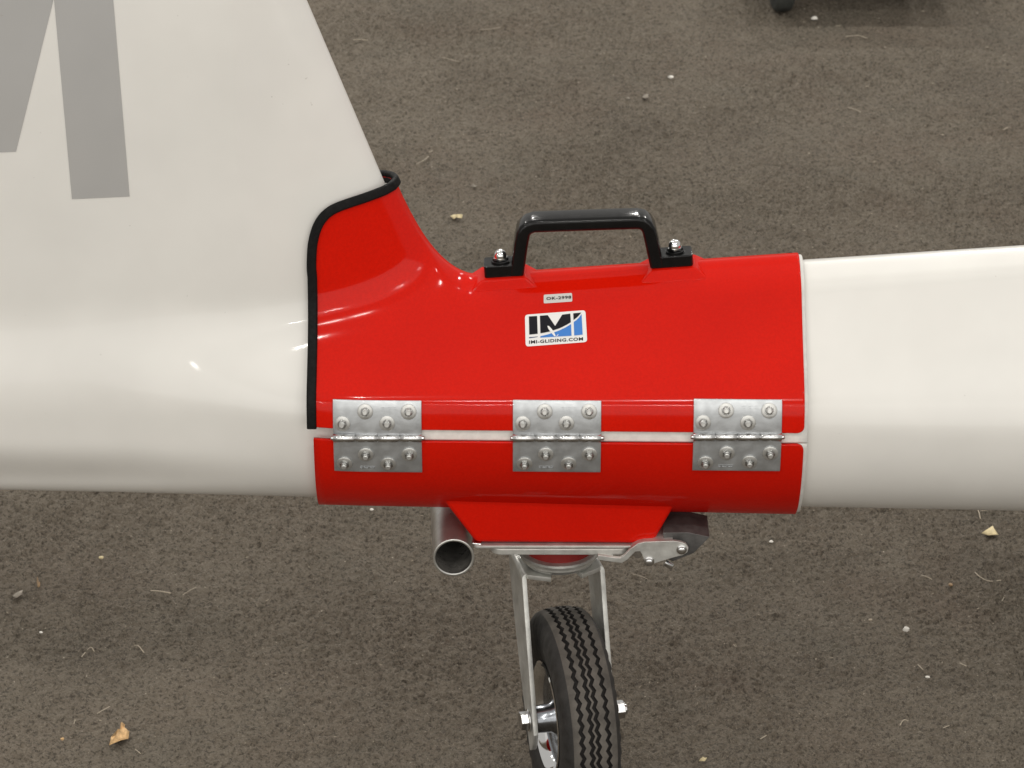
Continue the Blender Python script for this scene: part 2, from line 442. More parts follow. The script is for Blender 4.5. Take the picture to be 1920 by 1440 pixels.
# even the row spacing so near-edge rows are fine enough for the rounded corner
cols = round_end(cols, zu, 1)
ush = mirror_grid(cols, 'upper_shell', RED, dolly, sharp=0, solid=.003)
ush.data.materials.append(DARKFELT); ush.modifiers['solid'].material_offset = 1
ush['label'] = 'glossy red upper half shell wrapping the boom and fin root'
cl = []
for x in np.concatenate([np.linspace(xLl, xR-.02, 50), np.linspace(xR-.02, xR, 14)[1:]]):
    R = radius(x, OFF); a0 = math.asin(zl/R); a = np.concatenate([np.linspace(a0, a0-.1, 12), np.linspace(a0-.1, -math.pi/2, 46)[1:]])
    z = R*np.sin(a); y = -R*slim(x)*np.cos(a); y[-1] = 0
    cl.append(np.stack([np.full_like(z, x), y, z+Z0], -1))
lsh = mirror_grid(round_end(np.array(cl), zl, -1), 'lower_shell', RED, dolly, sharp=0, solid=.003)
lsh['label'] = 'red lower half shell cupping the underside of the boom'
# felt lining that peeks out at the open right end
def lining(a0fn, a1, name, parent):
    c = []
    for x in np.linspace(xL+.03, xR+.003, 40):
        if a1 is None:
            c.append(column(x, .0052, 20, 60, zlo=zl+.0004) if x > xn+.002 else column(x, .0052, 20, 60, zlo=zl+.0004, zhi=float(np.interp(x, tx, tz))-.006))
        else:
            R = radius(x, .0052); a = np.linspace(math.asin((zl-.0004)/R), -math.pi/2, 40)
            y = -hw(np.full_like(a, x), R*np.sin(a), .0052); y[-1] = 0
            c.append(np.stack([np.full_like(a, x), y, R*np.sin(a)+Z0], -1))
    mirror_grid(np.array(c), name, FOAM, parent, sharp=0, solid=.002)
lining(0, None, 'felt_lining', ush); lining(0, 1, 'felt_lining', lsh)

# rubber edge trim: up the left edge, over the nose and down the far side
zz = np.concatenate([np.linspace(zu-.001, tz[0], 14)[:-1]])
path = [(xL+.0005, -hw(xL, z, OFF)-.0004, z+Z0) for z in zz]
path += [(x, -hw(x, z, OFF)-.0004, z+Z0) for x, z in zip(tx[:-1], tz[:-1])]
q = np.linspace(tx[-2], xn, 7)[1:-1]
path += [(x, -float(hw(x, np.interp(x, tx, tz), OFF)), float(np.interp(x, tx, tz))+Z0) for x in q]
full = path+[(xn+.0015, 0, zn+Z0+.0005)]+[(p[0], -p[1], p[2]) for p in path[::-1]]
cp = catmull(full, 4)
v, f = sweep(cp, rrect(.0055, .0084, .0019), up=(-1, 0, 0))
et = obj('edge_trim', v, f, SEAL, dolly, sharp=50); et['label'] = 'black rubber edge trim along the red shell'

# ------------------------------------------------ hinges
def hexagon(r): return [(r*math.cos(math.pi*k/3), r*math.sin(math.pi*k/3)) for k in range(6)]
for hx in (624, 961, 1300):
    dy = {624: 0, 961: 0, 1300: -2}[hx]
    A = surf(hx, 790, OFF+.002)[0]; B = surf(hx+167, 790, OFF+.002)[0]
    x0, x1 = A[0], B[0]; L = x1-x0
    zb = atY(hx, 822+dy, -(radius((x0+x1)/2, OFF)+.0035))[2]-Z0
    rb = radius((x0+x1)/2, OFF)+.0030; br = .0037
    mb = MB(); mb.lathe([(-.0022, .0011), (-.0015, .0018), (0, .0020), (L, .0020), (L+.0015, .0020), (L+.0024, .0013)], (x0, -rb, zb+Z0), (1, 0, 0), 16)
    hinge = mb.build('hinge', STEEL, dolly)
    hinge['label'] = {624: 'zinc butt hinge nearest the fin', 961: 'zinc butt hinge in the middle of the shell', 1300: 'zinc butt hinge nearest the open right end'}[hx]
    ztp = surf(hx+80, 752+dy, OFF+.001)[0][2]-Z0; zbt = surf(hx+80, 883+dy, OFF+.001)[0][2]-Z0
    for nm, za, ze in (('upper_leaf', zb+.0020, ztp), ('lower_leaf', zb-.0020, zbt)):
        P = []
        for x in np.linspace(x0+.0003, x1-.0003, 9):
            z = np.linspace(za, ze, 16); xv = np.full_like(z, x)
            p = np.stack([xv, -hw(xv, z, OFF), z+Z0], -1)+nrm(xv, z, OFF)*.0021
            P.append(p)
        vv, ff = grid(np.array(P))
        lf = obj(nm, vv, ff, ZINC, hinge, sharp=0, solid=.0017)
        m = lf.modifiers.new('b', 'BEVEL'); m.width = .0004; m.segments = 2; m.limit_method = 'ANGLE'
        st = MB()                            # small stamped mark
        sx = (x0+L*.62 if nm == 'upper_leaf' else x0+L*.38); zs = za+(ze-za)*(.80 if nm == 'upper_leaf' else .84)
        for k in range(5):
            x = sx+(k-2)*.0026; p = Vector((x, -float(hw(x, zs, OFF)), zs+Z0)); n = Vector(nrm(np.array(x), np.array(zs), OFF)); p += n*.0020
            up = Vector((0, 0, 1)); up = (up-n*up.dot(n)).normalized(); rt = up.cross(n)
            for (aa, bb, w, h) in ((0, .0009, .0011, .0003), (0, -.0009, .0011, .0003), (-.0009 if k % 2 else .0009, 0, .0003, .0011)):
                st.prism([(-w, -h), (w, -h), (w, h), (-w, h)], lambda q: p+rt*(aa+q[0])+up*(bb+q[1]), lambda q: p+rt*(aa+q[0])+up*(bb+q[1])+n*.0004)
        st.build('stamped_mark', ZINC, hinge, smooth=False)
    for k in range(4):
        a = x0+L*k/4+.0002; b = x0+L*(k+1)/4-.0002
        mb = MB(); mb.lathe([(0, br-.0003), (.0002, br), (b-a-.0002, br), (b-a, br-.0003)], (a, -rb, zb+Z0), (1, 0, 0), 20); mb.build('knuckle', STEEL, hinge, sharp=60)
    spots = [(61, 772), (143, 772), (19, 794), (102, 794), (62, 851), (144, 851), (22, 868), (105, 868)]
    for i, (dx, py) in enumerate(spots):
        p = surf(hx+dx+random.uniform(-1, 1), py+dy+random.uniform(-.8, .8), OFF+.002)[0]
        n = Vector(nrm(np.array([p[0]]), np.array([p[2]-Z0]), OFF)[0]); p = Vector(p)+n*.0001
        rw = .0068
        mb = MB(); mb.lathe([(0, rw), (.0010, rw), (.0014, rw-.0005), (.0014, .003)], p, n, 28); w = mb.build('washer', WASH, hinge, sharp=40)
        u = n.orthogonal().normalized(); w_ = n.cross(u); rot = random.uniform(0, 1)
        hexp = [(r_*math.cos(a+rot), r_*math.sin(a+rot)) for r_, a in [(.0043, math.pi*k/3) for k in range(6)]]
        mb = MB(); mb.prism(hexp, lambda q: p+u*q[0]+w_*q[1]+n*.0012, lambda q: p+u*q[0]+w_*q[1]+n*.0036)
        mb.lathe([(.0034, .0034), (.0042, .0032), (.0046, .0026)], p, n, 20)
        mb.build('nut', NUTM, hinge, bevel=.0005)
        mb = MB(); mb.lathe([(.002, .0024), (.0060, .0024), (.0066, .0018)], p, n, 16); mb.build('bolt_end', WASH, hinge, sharp=40)

# ------------------------------------------------ handle on its two painted blocks
def Y0(px, py, y=0.0): return Vector(atY(px, py, y))
hp = [Y0(a, b) for a, b in ((969, 506), (973, 480), (977, 452))]
corner1 = [Y0(a, b) for a, b in ((981, 431), (985, 424), (992, 419), (1002, 416))]
grip = [Y0(a, b) for a, b in ((1040, 414.5), (1100, 412.5), (1160, 410.5))]
corner2 = [Y0(a, b) for a, b in ((1194, 409.5), (1204, 411), (1211, 416), (1216, 424))]
leg2 = [Y0(a, b) for a, b in ((1221, 445), (1226, 468), (1231, 491))]
hm = MB()
v, f = sweep(hp+corner1+grip+corner2+leg2, rrect(.0250, .0122, .0036), up=(-1, 0, .2)); hm.add(v, f)
feet = []
for cxp, cyp, bx in ((944, 500, 1), (1262, 482, -1)):
    c = Y0(cxp, cyp); feet.append(c)
handle = hm.build('handle', BLACKPL, dolly, sharp=50); handle['label'] = 'black plastic bridge handle'
tilt = Matrix.Rotation(-math.atan(.0717), 3, 'Y')
for i, c in enumerate(feet):
    mb = MB(); hw_, hd, hh = .0170, .0115, .0055
    pts = rrect(2*hw_, 2*hd, .003, 3)
    mb.prism(pts, lambda q: c+tilt @ Vector((q[0], q[1], -hh)), lambda q: c+tilt @ Vector((q[0], q[1], hh)))
    mb.build('foot', BLACKPL, handle, bevel=.0012)
    rim = MB(); u = c+tilt @ Vector((-.002+.004*i, 0, hh-.0005))
    rim.lathe([(0, .0085), (.002, .0085), (.002, .0072), (.0005, .0070)], u, tilt @ Vector((0, 0, 1)), 24); rim.build('nut_recess', BLACKPL, handle, sharp=40)
    mb = MB(); r = .0056; ax = tilt @ Vector((0, 0, 1)); w1 = tilt @ Vector((1, 0, 0)); w2 = ax.cross(w1)
    mb.prism([(.0066*math.cos(math.pi*k/3+.4), .0066*math.sin(math.pi*k/3+.4)) for k in range(6)], lambda q: u+w1*q[0]+w2*q[1]+ax*.0005, lambda q: u+w1*q[0]+w2*q[1]+ax*.0045)
    mb.lathe([(.0040+.0, r)]+[(.006+r*math.sin(a), r*math.cos(a)) for a in np.linspace(0, 1.5, 8)], u, ax, 24)
    mb.build('dome_nut', CHROME, handle, sharp=40)
    # mounting block
    xl, xr_ = (-.0315, .0300)
    zt_ = -hh+.0005
    fb = surf([c[0]/1*0+ (960+(c[0])/ (DIST*TX)*960)], [542 if i == 0 else 526], OFF)[0]
    yb = fb[1]; zb_ = fb[2]-c[2]
    top = [(-.0195, -.0155), (.0195, -.0155), (.0195, .0155), (-.0195, .0155)]
    bot = [(xl, yb-.0015), (xr_, yb-.0015), (xr_, -yb+.0015), (xl, -yb+.0015)]
    V = [c+tilt @ Vector((a, b, zt_)) for a, b in top]+[c+tilt @ Vector((a, b, zb_-.001)) for a, b in bot]
    F = [(0, 1, 2, 3), (4, 7, 6, 5)]+[(k, 4+k, 4+(k+1) % 4, (k+1) % 4) for k in range(4)]
    b = obj('mounting_block', V, F, RED, dolly, bevel=.0016, segs=3)

# ------------------------------------------------ stickers and print
def c8(pts): return [(960+a/12, 540+b/12) for a, b in pts]
def rounded(poly, r, n=4):
    out = []; m = len(poly)
    for i in range(m):
        p = Vector(poly[i]); a = Vector(poly[i-1])-p; b = Vector(poly[(i+1) % m])-p
        a = p+a.normalized()*r; b = p+b.normalized()*r
        for t in np.linspace(0, 1, n+1): out.append(tuple((1-t)**2*a+2*t*(1-t)*p+t*t*b))
    return out
stk = decal('logo_sticker', [rounded(c8([(290, 605), (1652, 500), (1692, 1218), (308, 1322)]), 6)], OFF, .0003, STICKW, ush, L=8)
stk['label'] = 'white sticker with the letters IMI and IMI-GLIDING.COM'
bl = []
bl.append(c8([(380, 645), (565, 635), (578, 1035), (390, 1055)]))
bl.append(c8([(628, 630), (805, 615), (970, 860), (1130, 605), (1312, 580), (1325, 775), (1265, 812), (1200, 848), (1130, 884), (1060, 915), (930, 958), (830, 988), (740, 1008), (640, 1025)]))
bl.append(c8([(1378, 575), (1560, 558), (1515, 612), (1460, 668), (1385, 725)]))
decal('black_lettering', bl, OFF, .0006, INK, ush, L=5)
bu = [c8([(1390, 770), (1450, 728), (1510, 668), (1565, 590), (1590, 1055), (1400, 1075)]),
      c8([(1330, 815), (1340, 1080), (640, 1122), (640, 1088), (740, 1066), (840, 1040), (940, 1005), (1040, 970), (1130, 930), (1230, 880)])]
decal('blue_swoosh', bu, OFF, .0006, BLUE, ush, L=5)
decal('navy_stroke', [c8([(385, 1112), (580, 1096), (580, 1108), (385, 1137)])], OFF, .0006, NAVY, ush, L=5)
decal('white_glider_mark', [c8([(795, 862), (832, 862), (900, 935), (950, 1010), (985, 1092), (960, 1098), (930, 1070), (880, 1010), (820, 930)]), c8([(1035, 1048), (1048, 1056), (1012, 1100), (995, 1100)])], OFF, .0009, STICKW, ush, L=5)
decal('web_address', text_polys('IMI-GLIDING.COM', c8([(385, 1262), (1600, 1186), (1597, 1112), (383, 1186)]), .028), OFF, .0006, INK, ush, L=6)
lb = decal('serial_label', [rounded(c8([(714, 155), (1350, 116), (1358, 308), (714, 352)]), 2.5)], OFF, .0003, STICKG, ush, L=8)
lb['label'] = 'small pale label printed OK-2998'
decal('serial_number', text_polys('OK-2998', c8([(775, 282), (1335, 246), (1333, 178), (773, 214)]), .03), OFF, .0006, GREYINK, ush, L=6)

# ------------------------------------------------ under carriage: red box, plates, spacer
def yprism(px_poly, y0, y1, name, mat, parent, yref=None, **k):
    ref = y0 if yref is None else yref
    pp = [atY(a, b, ref) for a, b in px_poly]
    mb = MB(); mb.prism([(p[0], p[2]) for p in pp], lambda q: Vector((q[0], y0, q[1])), lambda q: Vector((q[0], y1, q[1])))
    return mb.build(name, mat, parent, **k)
box = yprism([(813, 917), (836, 947), (892, 1019), (1224, 1021), (1257, 964), (1281, 923)], -.078, .078, 'carriage_box', RED, dolly, bevel=.0045, segs=4)
box['label'] = 'red trapezoid box under the lower shell'
bz = atY(1000, 1021, -.078)[2]
def plate(name, x0, x1, y0, y1, z0, z1, r, mat):
    pts = [((x0+x1)/2+a, (y0+y1)/2+b) for a, b in rrect(x1-x0, y1-y0, r, 5)]
    mb = MB(); mb.prism(pts, lambda q: Vector((q[0], q[1], z0)), lambda q: Vector((q[0], q[1], z1))); return mb.build(name, mat, dolly, bevel=.0008)
xa = atY(888, 1024, -.079)[0]; xb = atY(1222, 1024, -.079)[0]
plate('base_plate', xa, xb, -.0800, .080, bz-.0030, bz-.0002, .004, ZINC2)
xa = atY(920, 1036, -.079)[0]; xb = atY(1180, 1036, -.079)[0]
plate('castor_plate', xa, xb, -.0810, .052, bz-.0090, bz-.0032, .010, ZINC2)
YC = -.015
cc = atY(1048, 1070, YC-.03); XC = cc[0]
z_rb = atY(1048, 1058, YC-.031)[2]; z_sb = atY(1048, 1084, YC-.034)[2]
mb = MB(); mb.lathe([(0, .031), (bz-.009-z_rb, .031)], (XC, YC, z_rb), (0, 0, 1), 48); mb.build('red_spacer', REDDULL, dolly)
mb = MB(); mb.lathe([(0, .026), (.0015, .031), (.0050, .0335), (.0056, .0345), (.0075, .0345), (.0082, .0358), (z_rb-z_sb-.0015, .0368), (z_rb-z_sb, .0355), (z_rb-z_sb+.001, .031)], (XC, YC, z_sb), (0, 0, 1), 64)
mb.build('swivel_race', ZINC2, dolly, sharp=30)

# ------------------------------------------------ castor fork and wheel
YAW = R_(13)
AX = Vector((math.cos(YAW), math.sin(YAW), 0)); FD = Vector((math.sin(YAW), -math.cos(YAW), 0)); UZ = Vector((0, 0, 1))
TRAIL = .049
BC = Vector((XC, YC, 0))
AC = BC+FD*TRAIL
z_ax = atY(1072, 1341, AC[1]-.0)[2]
z_ft = z_sb-.0002
def fk(l, f_, z): return BC+AX*l+FD*f_+UZ*z
HW = .0385; rad = .005
pth = [(-HW, z_ax-.0295), (-HW, z_ax-.0285), (-HW, z_ax-.026), (-HW, z_ax-.022)]+[(-HW, z) for z in np.linspace(z_ax-.016, z_ft-rad, 16)]
pth += [(-HW+rad-rad*math.cos(a), z_ft-rad+rad*math.sin(a)) for a in np.linspace(0.2, math.pi/2, 6)]
tops = [(-x, z_ft) for x in (.028, .022, .0165, .0145, .0105, .0085, .004)]
pth += tops
pth += [(0, z_ft)]+[(-a, b) for a, b in pth[::-1]]
P = []
for l, z in pth:
    dep = (z_ft-z)/(z_ft-z_ax)
    if abs(z-z_ft) < 1e-9:
        fr = .018+(HW-abs(l))*.52
        if abs(l) < .0115: fr = .016
        bk = -.036
    else:
        fr = .018+.0465*max(0, dep)**1.05; bk = -.036+.068*max(0, dep)**1.25
        over = max(0, z_ax-z)
        if over > 0:
            rr = .030; fr = min(fr, TRAIL+.0-.0+math.sqrt(max(rr*rr-over*over, 1e-7))*.62); bk = max(bk, TRAIL-.62*math.sqrt(max(rr*rr-over*over, 1e-7)))
    P.append([fk(l, bk+(fr-bk)*t, z) for t in np.linspace(0, 1, 7)])
vv, ff = grid(np.array(P))
fork = obj('castor_fork', vv, ff, ZINC2, dolly, sharp=60, solid=.0042)
m = fork.modifiers.new('b', 'BEVEL'); m.width = .0005; m.segments = 2; m.limit_method = 'ANGLE'
fork['label'] = 'bent zinc plated castor fork'

AW = Vector((AC[0], AC[1], z_ax)); RT_ = .100
mb = MB(); mb.lathe([(-.036, .012), (.036, .012)], AW, AX, 24); wheel = mb.build('wheel', STEEL, dolly)
wheel['label'] = 'castor wheel with ribbed black tyre'
NS = 248
grv = [-.0125, -.0040, .0018, .0115]; gw = .0019
prof = [(-.0170, .046, 0, 0), (-.0205, .050, 0, 0), (-.0240, .058, 0, 0), (-.0260, .068, 0, 0), (-.0262, .079, 0, 0), (-.0252, .086, 1, 0), (-.0236, .0905, 1, 0), (-.0215, .0942, 0, 0), (-.0200, .0956, 0, 0)]
tw = []
for g in grv:
    tw += [(g-gw, 0), (g-gw*.75, 1), (g+gw*.75, 1), (g+gw, 0)]
def crown(w): return RT_-9.0*w*w
mid = []
last = -.0192; mid.append((last, crown(last), 0, 0))
for w, d in tw:
    if not d and w-last > .0025 and len(mid) % 2: pass
    mid.append((w, crown(w)-(.0034 if d else 0), 0, 1 if not d else 2)); last = w
mid.append((.0192, crown(.0192), 0, 0))
pr = prof+mid+[(-a, b, c, d) for a, b, c, d in prof[::-1]]
P = np.zeros((NS+1, len(pr), 3)); 
for i in range(NS+1):
    a = 2*math.pi*i/NS; zig = (0, 1, 0, -1)[i % 4]*.0013
    for j, (w, r, tick, g) in enumerate(pr):
        w2 = w+(zig if g else 0); 
        if tick: w2 += (.0007 if (i//3) % 2 else -.0)*(-1 if w < 0 else 1); 
        p = AW+AX*w2+(FD*math.cos(a)+UZ*math.sin(a))*r; P[i, j] = p
vv, ff = grid(P)
tyre = obj('tyre', vv, ff, RUBBER, wheel, sharp=40)
tyre.data.materials.append(RUBSIDE); tyre.data.materials.append(GROOVE)
nn = len(pr); n0 = len(prof)
# faces keep their order: column index decides tread, groove or sidewall
for k, pl in enumerate(tyre.data.polygons):
    j = k % (nn-1)
    ga, gb = pr[j][3], pr[j+1][3]
    if j < n0-1 or j >= nn-n0: pl.material_index = 1
    elif ga == 2 or gb == 2: pl.material_index = 2
mb = MB()
for s in (-1, 1):
    lip = MB(); lip.lathe([(s*.0180, .0470), (s*.0215, .0520), (s*.0236, .0528), (s*.0242, .0508), (s*.0215, .0468), (s*.0150, .0440)], AW, AX, 64, caps=False); lip.build('rim_lip', CHROME, wheel, sharp=40)
    mb.lathe([(s*.0150, .0440), (s*.0120, .0400), (s*.0120, .030), (s*.0140, .018), (s*.0200, .0135), (s*.0330, .0125), (s*.0335, .010)], AW, AX, 64, caps=False)
mb.build('rim', RIMD, wheel, sharp=40)
for s, bname in ((-1, 'axle_bolt'), (1, 'axle_bolt')):
    ctr = AW+AX*s*(HW+.0003)
    mb = MB(); mb.lathe([(0, .0105), (s*.0016, .0105)], ctr, AX, 28)
    mb.prism([(.0088*math.cos(math.pi*k/3+.2), .0088*math.sin(math.pi*k/3+.2)) for k in range(6)], lambda q: ctr+FD*q[0]+UZ*q[1]+AX*s*.0014, lambda q: ctr+FD*q[0]+UZ*q[1]+AX*s*(.0085 if s < 0 else .0115))
    if s > 0: mb.lathe([(.010, .0048), (.0135, .0048), (.0142, .0042)], ctr, AX, 18)
    mb.build(bname, STEEL, dolly, bevel=.0006)

# ------------------------------------------------ brake lever and pedal
lev = [(1121, 1041), (1150, 1045), (1163, 1046), (1170, 1042), (1182, 1029), (1196, 1019), (1208, 1016), (1262, 1014), (1276, 1016), (1286, 1020), (1291, 1028), (1289, 1036), (1281, 1041), (1262, 1046), (1226, 1057), (1215, 1058), (1207, 1050), (1204, 1040), (1200, 1034), (1191, 1035), (1176, 1050), (1166, 1056), (1150, 1054), (1121, 1050)]
lv = yprism(lev, -.0865, -.083, 'brake_lever', ZINC2, dolly, bevel=.0006); lv['label'] = 'bent zinc side plate of the brake lever'
yprism(lev, -.052, -.0485, 'brake_lever', ZINC2, dolly, yref=-.0865, bevel=.0006)
yprism([(1182, 1031), (1196, 1021), (1208, 1018), (1262, 1016), (1262, 1019), (1208, 1021), (1197, 1024), (1184, 1034)], -.0831, -.052, 'lever_web', ZINC2, dolly, yref=-.0865, bevel=.0004)
yprism([(1121, 1042), (1150, 1046), (1150, 1053), (1121, 1049)], -.0831, -.052, 'lever_web', ZINC2, dolly, yref=-.0865, bevel=.0004)
for a, b in ((1278, 1030), (1217, 1052)):
    p = Vector(atY(a, b, -.0865)); mb = MB(); mb.lathe([(0, .0046), (.0012, .0046), (.0016, .0034), (.0034, .0032), (.004, .0022)], p, (0, -1, 0), 24); mb.build('rivet', STEEL, dolly, sharp=35)
p = Vector(atY(1196, 1040, -.075)); mb = MB(); mb.lathe([(0, .0038), (.02, .0038)], p, (0, 1, 0), 16); mb.build('pivot_pin', STEEL, dolly)
p = Vector(atY(1246, 1054, -.074)); p2 = Vector(atY(1261, 1063, -.074)); mb = MB(); mb.lathe([(0, .0030), ((p2-p).length-.001, .0030), ((p2-p).length, .0022)], p, p2-p, 16); mb.build('spring_pin', STEEL, dolly, sharp=40)
pd = yprism([(1243, 999), (1290, 998), (1331, 1007), (1301, 1037), (1262, 1053), (1246, 1046)], -.078, -.036, 'brake_pedal', PEDAL, dolly, bevel=.0006)
pd['label'] = 'scuffed black plastic brake pedal'
yprism([(1215, 986), (1245, 986), (1245, 1012), (1215, 1012)], -.055, -.036, 'pedal_bracket', ZINC2, dolly, bevel=.0006)

# ------------------------------------------------ tow tube
tc = Vector(atY(850.5, 1045.5, -.074)); td = Vector((-.045, 1, 0)).normalized()
mb = MB(); ro = .0184; ri = .0163; Lt = .19
prof_t = [(0, ri), (-.0004, ri+.0005), (-.0004, ro-.0005), (0, ro), (Lt, ro), (Lt, ri), (0, ri)]
mb.lathe(prof_t, tc, td, 64, caps=False)
tube = mb.build('tow_tube', STAINLESS, dolly, sharp=50); tube['label'] = 'open stainless tube for the tow bar'
mb = MB(); mb.lathe([(.0015, ri-.0001), (Lt-.002, ri-.0001), (Lt-.002, .0005)], tc, td, 48, caps=False); mb.build('tube_bore', TUBEIN, tube, sharp=50)
yprism([(884, 1018), (904, 1019), (902, 1025), (888, 1026)], -.078, -.040, 'weld_tab', STEEL, dolly, bevel=.0012)

# ---------------------------------------------------------------- trolley corner at the top edge of the picture
cw = Vector(atZ(1464, 19, 0.0)); cw.z = 0
tr = empty('trolley', cw, 'dark grey castor wheel of a trolley at the top edge of the picture', 'trolley')
DG = simple('dark grey rubber', (.045, .048, .044), .7, 0, 80, .3); DK = simple('dark painted board', (.05, .04, .03), .6, 0, 20, .3)
mb = MB(); rw = .036
mb.lathe([(-.014, .010), (-.014, .029), (-.0115, .034), (-.008, .036), (.008, .036), (.0115, .034), (.014, .029), (.014, .010)], cw+Vector((0, 0, rw)), (1, .18, 0), 40)
mb.build('wheel', DG, tr)
for s in (-1, 1):
    c = cw+Vector((s*.020, 0, rw)); mb = MB()
    mb.prism([(-.012, -.012), (.012, -.012), (.024, .058), (-.024, .058)], lambda q: c+Vector((-.0012, q[0], q[1])), lambda q: c+Vector((.0012, q[0], q[1]))); mb.build('fork_plate', ZINC2, tr, bevel=.0005)
def bxm(name, a, b, mat, parent, bev=.002):
    (x0, y0, z0), (x1, y1, z1) = a, b
    return obj(name, [(x, y, z) for x in (x0, x1) for y in (y0, y1) for z in (z0, z1)], [(0, 1, 3, 2), (4, 6, 7, 5), (0, 4, 5, 1), (2, 3, 7, 6), (0, 2, 6, 4), (1, 5, 7, 3)], mat, parent, bevel=bev)
bxm('deck', (cw.x-.03, cw.y+.0, .095), (cw.x+.26, cw.y+.40, .115), DK, tr)

# ---------------------------------------------------------------- litter on the floor
TAN = simple('dry tan leaf', (.62, .40, .19), .7, 0, 160, .5, .3, 200)
PALE = simple('pale yellow leaf', (.60, .50, .29), .7, 0, 140, .25, .3, 200)
STRAWM = simple('pale straw', (.35, .30, .225), .7, 0, 200, .25)
CHIPM = simple('white chip', (.72, .69, .63), .7, 0, 200, .15)
BROWN = simple('brown seed husk', (.30, .20, .11), .7, 0, 200, .3)
FADE = simple('faded grey leaf', (.26, .23, .19), .8, 0, 200, .3)
def pxm(py): return float(np.linalg.norm(atZ(960., py)-CP))*TX/960
def leaf(px, py, outline, mat, label, curl=.003, cat='leaf', name='leaf', group=None):
    c = atZ(float(px), float(py)); c = np.array([c[0], c[1], 0.0])
    pts = np.array([atZ(float(px+a), float(py+b)) for a, b in outline])
    ctr = pts.mean(0); V = [ctr+np.array([0, 0, .0035+curl])]; F = []
    n = len(pts)
    for ring in (.55, 1.0):
        for i, p in enumerate(pts):
            q = ctr+(p-ctr)*ring; z = .0015+curl*(.8+.7*math.sin(i*2.1+ring*3))*(1 if ring < 1 else .55)
            V.append((q[0], q[1], z))
    for i in range(n):
        F.append((0, 1+i, 1+(i+1) % n)); F.append((1+i, 1+n+i, 1+n+(i+1) % n, 1+(i+1) % n))
    o = obj(name, V, F, mat, None, sharp=60, solid=.0005, origin=(ctr[0], ctr[1], 0)); return tag(o, label, cat, group)
leaf(225, 1382, [(4, -22), (10, -20), (8, -10), (18, -4), (16, 6), (4, 14), (-10, 17), (-20, 18), (-16, 8), (-6, 0), (0, -12)], TAN, 'curled orange tan dead leaf with a stalk at the lower left', .005)
leaf(1857, 1001, [(-17, 3), (-2, -9), (4, -10), (8, -3), (15, 4), (15, 7), (-4, 7)], PALE, 'pale yellow leaf scrap below the boom at the right', .003)
leaf(1318, 1428, [(-8, 3), (-3, -3), (8, -3), (4, 3)], PALE, 'small pale leaf scrap at the bottom edge right of the wheel', .002)
leaf(857, 409, [(-13, -1), (-6, -4), (3, -2), (11, -3), (9, 2), (2, 3), (-1, 1), (-6, 4)], PALE, 'jagged cream leaf scrap left of the black handle', .002)
leaf(35, 1117, [(-12, 4), (-3, -4), (8, -7), (6, 1), (-4, 7)], FADE, 'faded grey brown leaf near the left edge', .0015)
leaf(72, 1096, [(-2, -12), (0, -4), (4, 1), (3, 7), (-1, 8), (-3, 0)], BROWN, 'slender brown leaf beside the faded leaf at left', .002)
leaf(888, 351, [(-7, 0), (0, -2), (7, 0), (3, 2), (-3, 1)], FADE, 'thin pinkish leaf flake above the scrap by the handle', .001)
leaf(1040, 511, [(-26, 2), (-10, -2), (26, -3), (26, 2), (0, 6)], FADE, 'pale flat chip just behind the red ridge under the handle', .001)
leaf(1210, 183, [(-6, 2), (-2, -3), (5, -3), (6, 2), (0, 4)], FADE, 'small grey flake on the floor above the handle', .002)
def pebble(px, py, r, mat, label, name='chip', flat=.6, cat='chip'):
    c = atZ(float(px), float(py)); s = pxm(py)*r*.85; bm = bmesh.new(); bmesh.ops.create_icosphere(bm, subdivisions=2, radius=1)
    V = []
    for v in bm.verts:
        k = 1+random.uniform(-.18, .18); V.append((c[0]+v.co.x*s*k*1.15, c[1]+v.co.y*s*k, max(0, s*flat*(1+v.co.z*k)*.98)))
    F = [[x.index for x in f.verts] for f in bm.faces]; bm.free()
    return tag(obj(name, V, F, mat, None, sharp=30, origin=(c[0], c[1], 0)), label, cat)
pebble(1527, 37, 6.5, CHIPM, 'bright white chip below the trolley wheel')
pebble(1258, 147, 5.5, CHIPM, 'off white chip on the floor above the handle')
pebble(1699, 1184, 6.5, CHIPM, 'white fluff ball on the floor at lower right', 'fluff_ball', .9, 'fluff')
pebble(1782, 1099, 4.5, BROWN, 'round brown seed below the boom at right', 'seed', .8, 'seed')
pebble(190, 1048, 5, PALE, 'yellow seed on the floor under the boom at left', 'seed', .7, 'seed')
pebble(1739, 1271, 4, CHIPM, 'white grain below the fluff ball')
pebble(1446, 1017, 4, CHIPM, 'white grain just under the right end of the red shell')
pebble(697, 957, 4, CHIPM, 'white grain right under the left end of the red shell')
pebble(117, 1388, 4, TAN, 'tan crumb left of the orange leaf', 'seed', .8, 'seed')
pebble(1632, 1164, 4, STRAWM, 'pale crumb left of the fluff ball')
pebble(77, 1187, 3.5, CHIPM, 'white grain below the faded leaf at left')
pebble(1178, 186, 3.5, FADE, 'grey crumb beside the grey flake above the handle')
def straw(pts, label, r=1.6, mat=STRAWM, name='straw'):
    P = [atZ(float(a), float(b)) for a, b in pts]; s = pxm(pts[0][1])*r*.40
    P = [(p[0], p[1], s*1.1+.0012+.0012*math.sin(i*1.7)) for i, p in enumerate(P)]
    cpth = catmull(P, 4) if len(P) > 2 else np.array([np.array(P[0])*(1-t)+np.array(P[1])*t for t in np.linspace(0, 1, 5)])
    v, f = sweep(cpth, circ(s, 6, 1, .6)); c = np.mean(P, 0)
    return tag(obj(name, v, f, mat, None, origin=(c[0], c[1], 0)), label, 'straw')
straw([(283, 1111), (300, 1114), (320, 1115)], 'thick pale straw under the boom at left', 4.2)
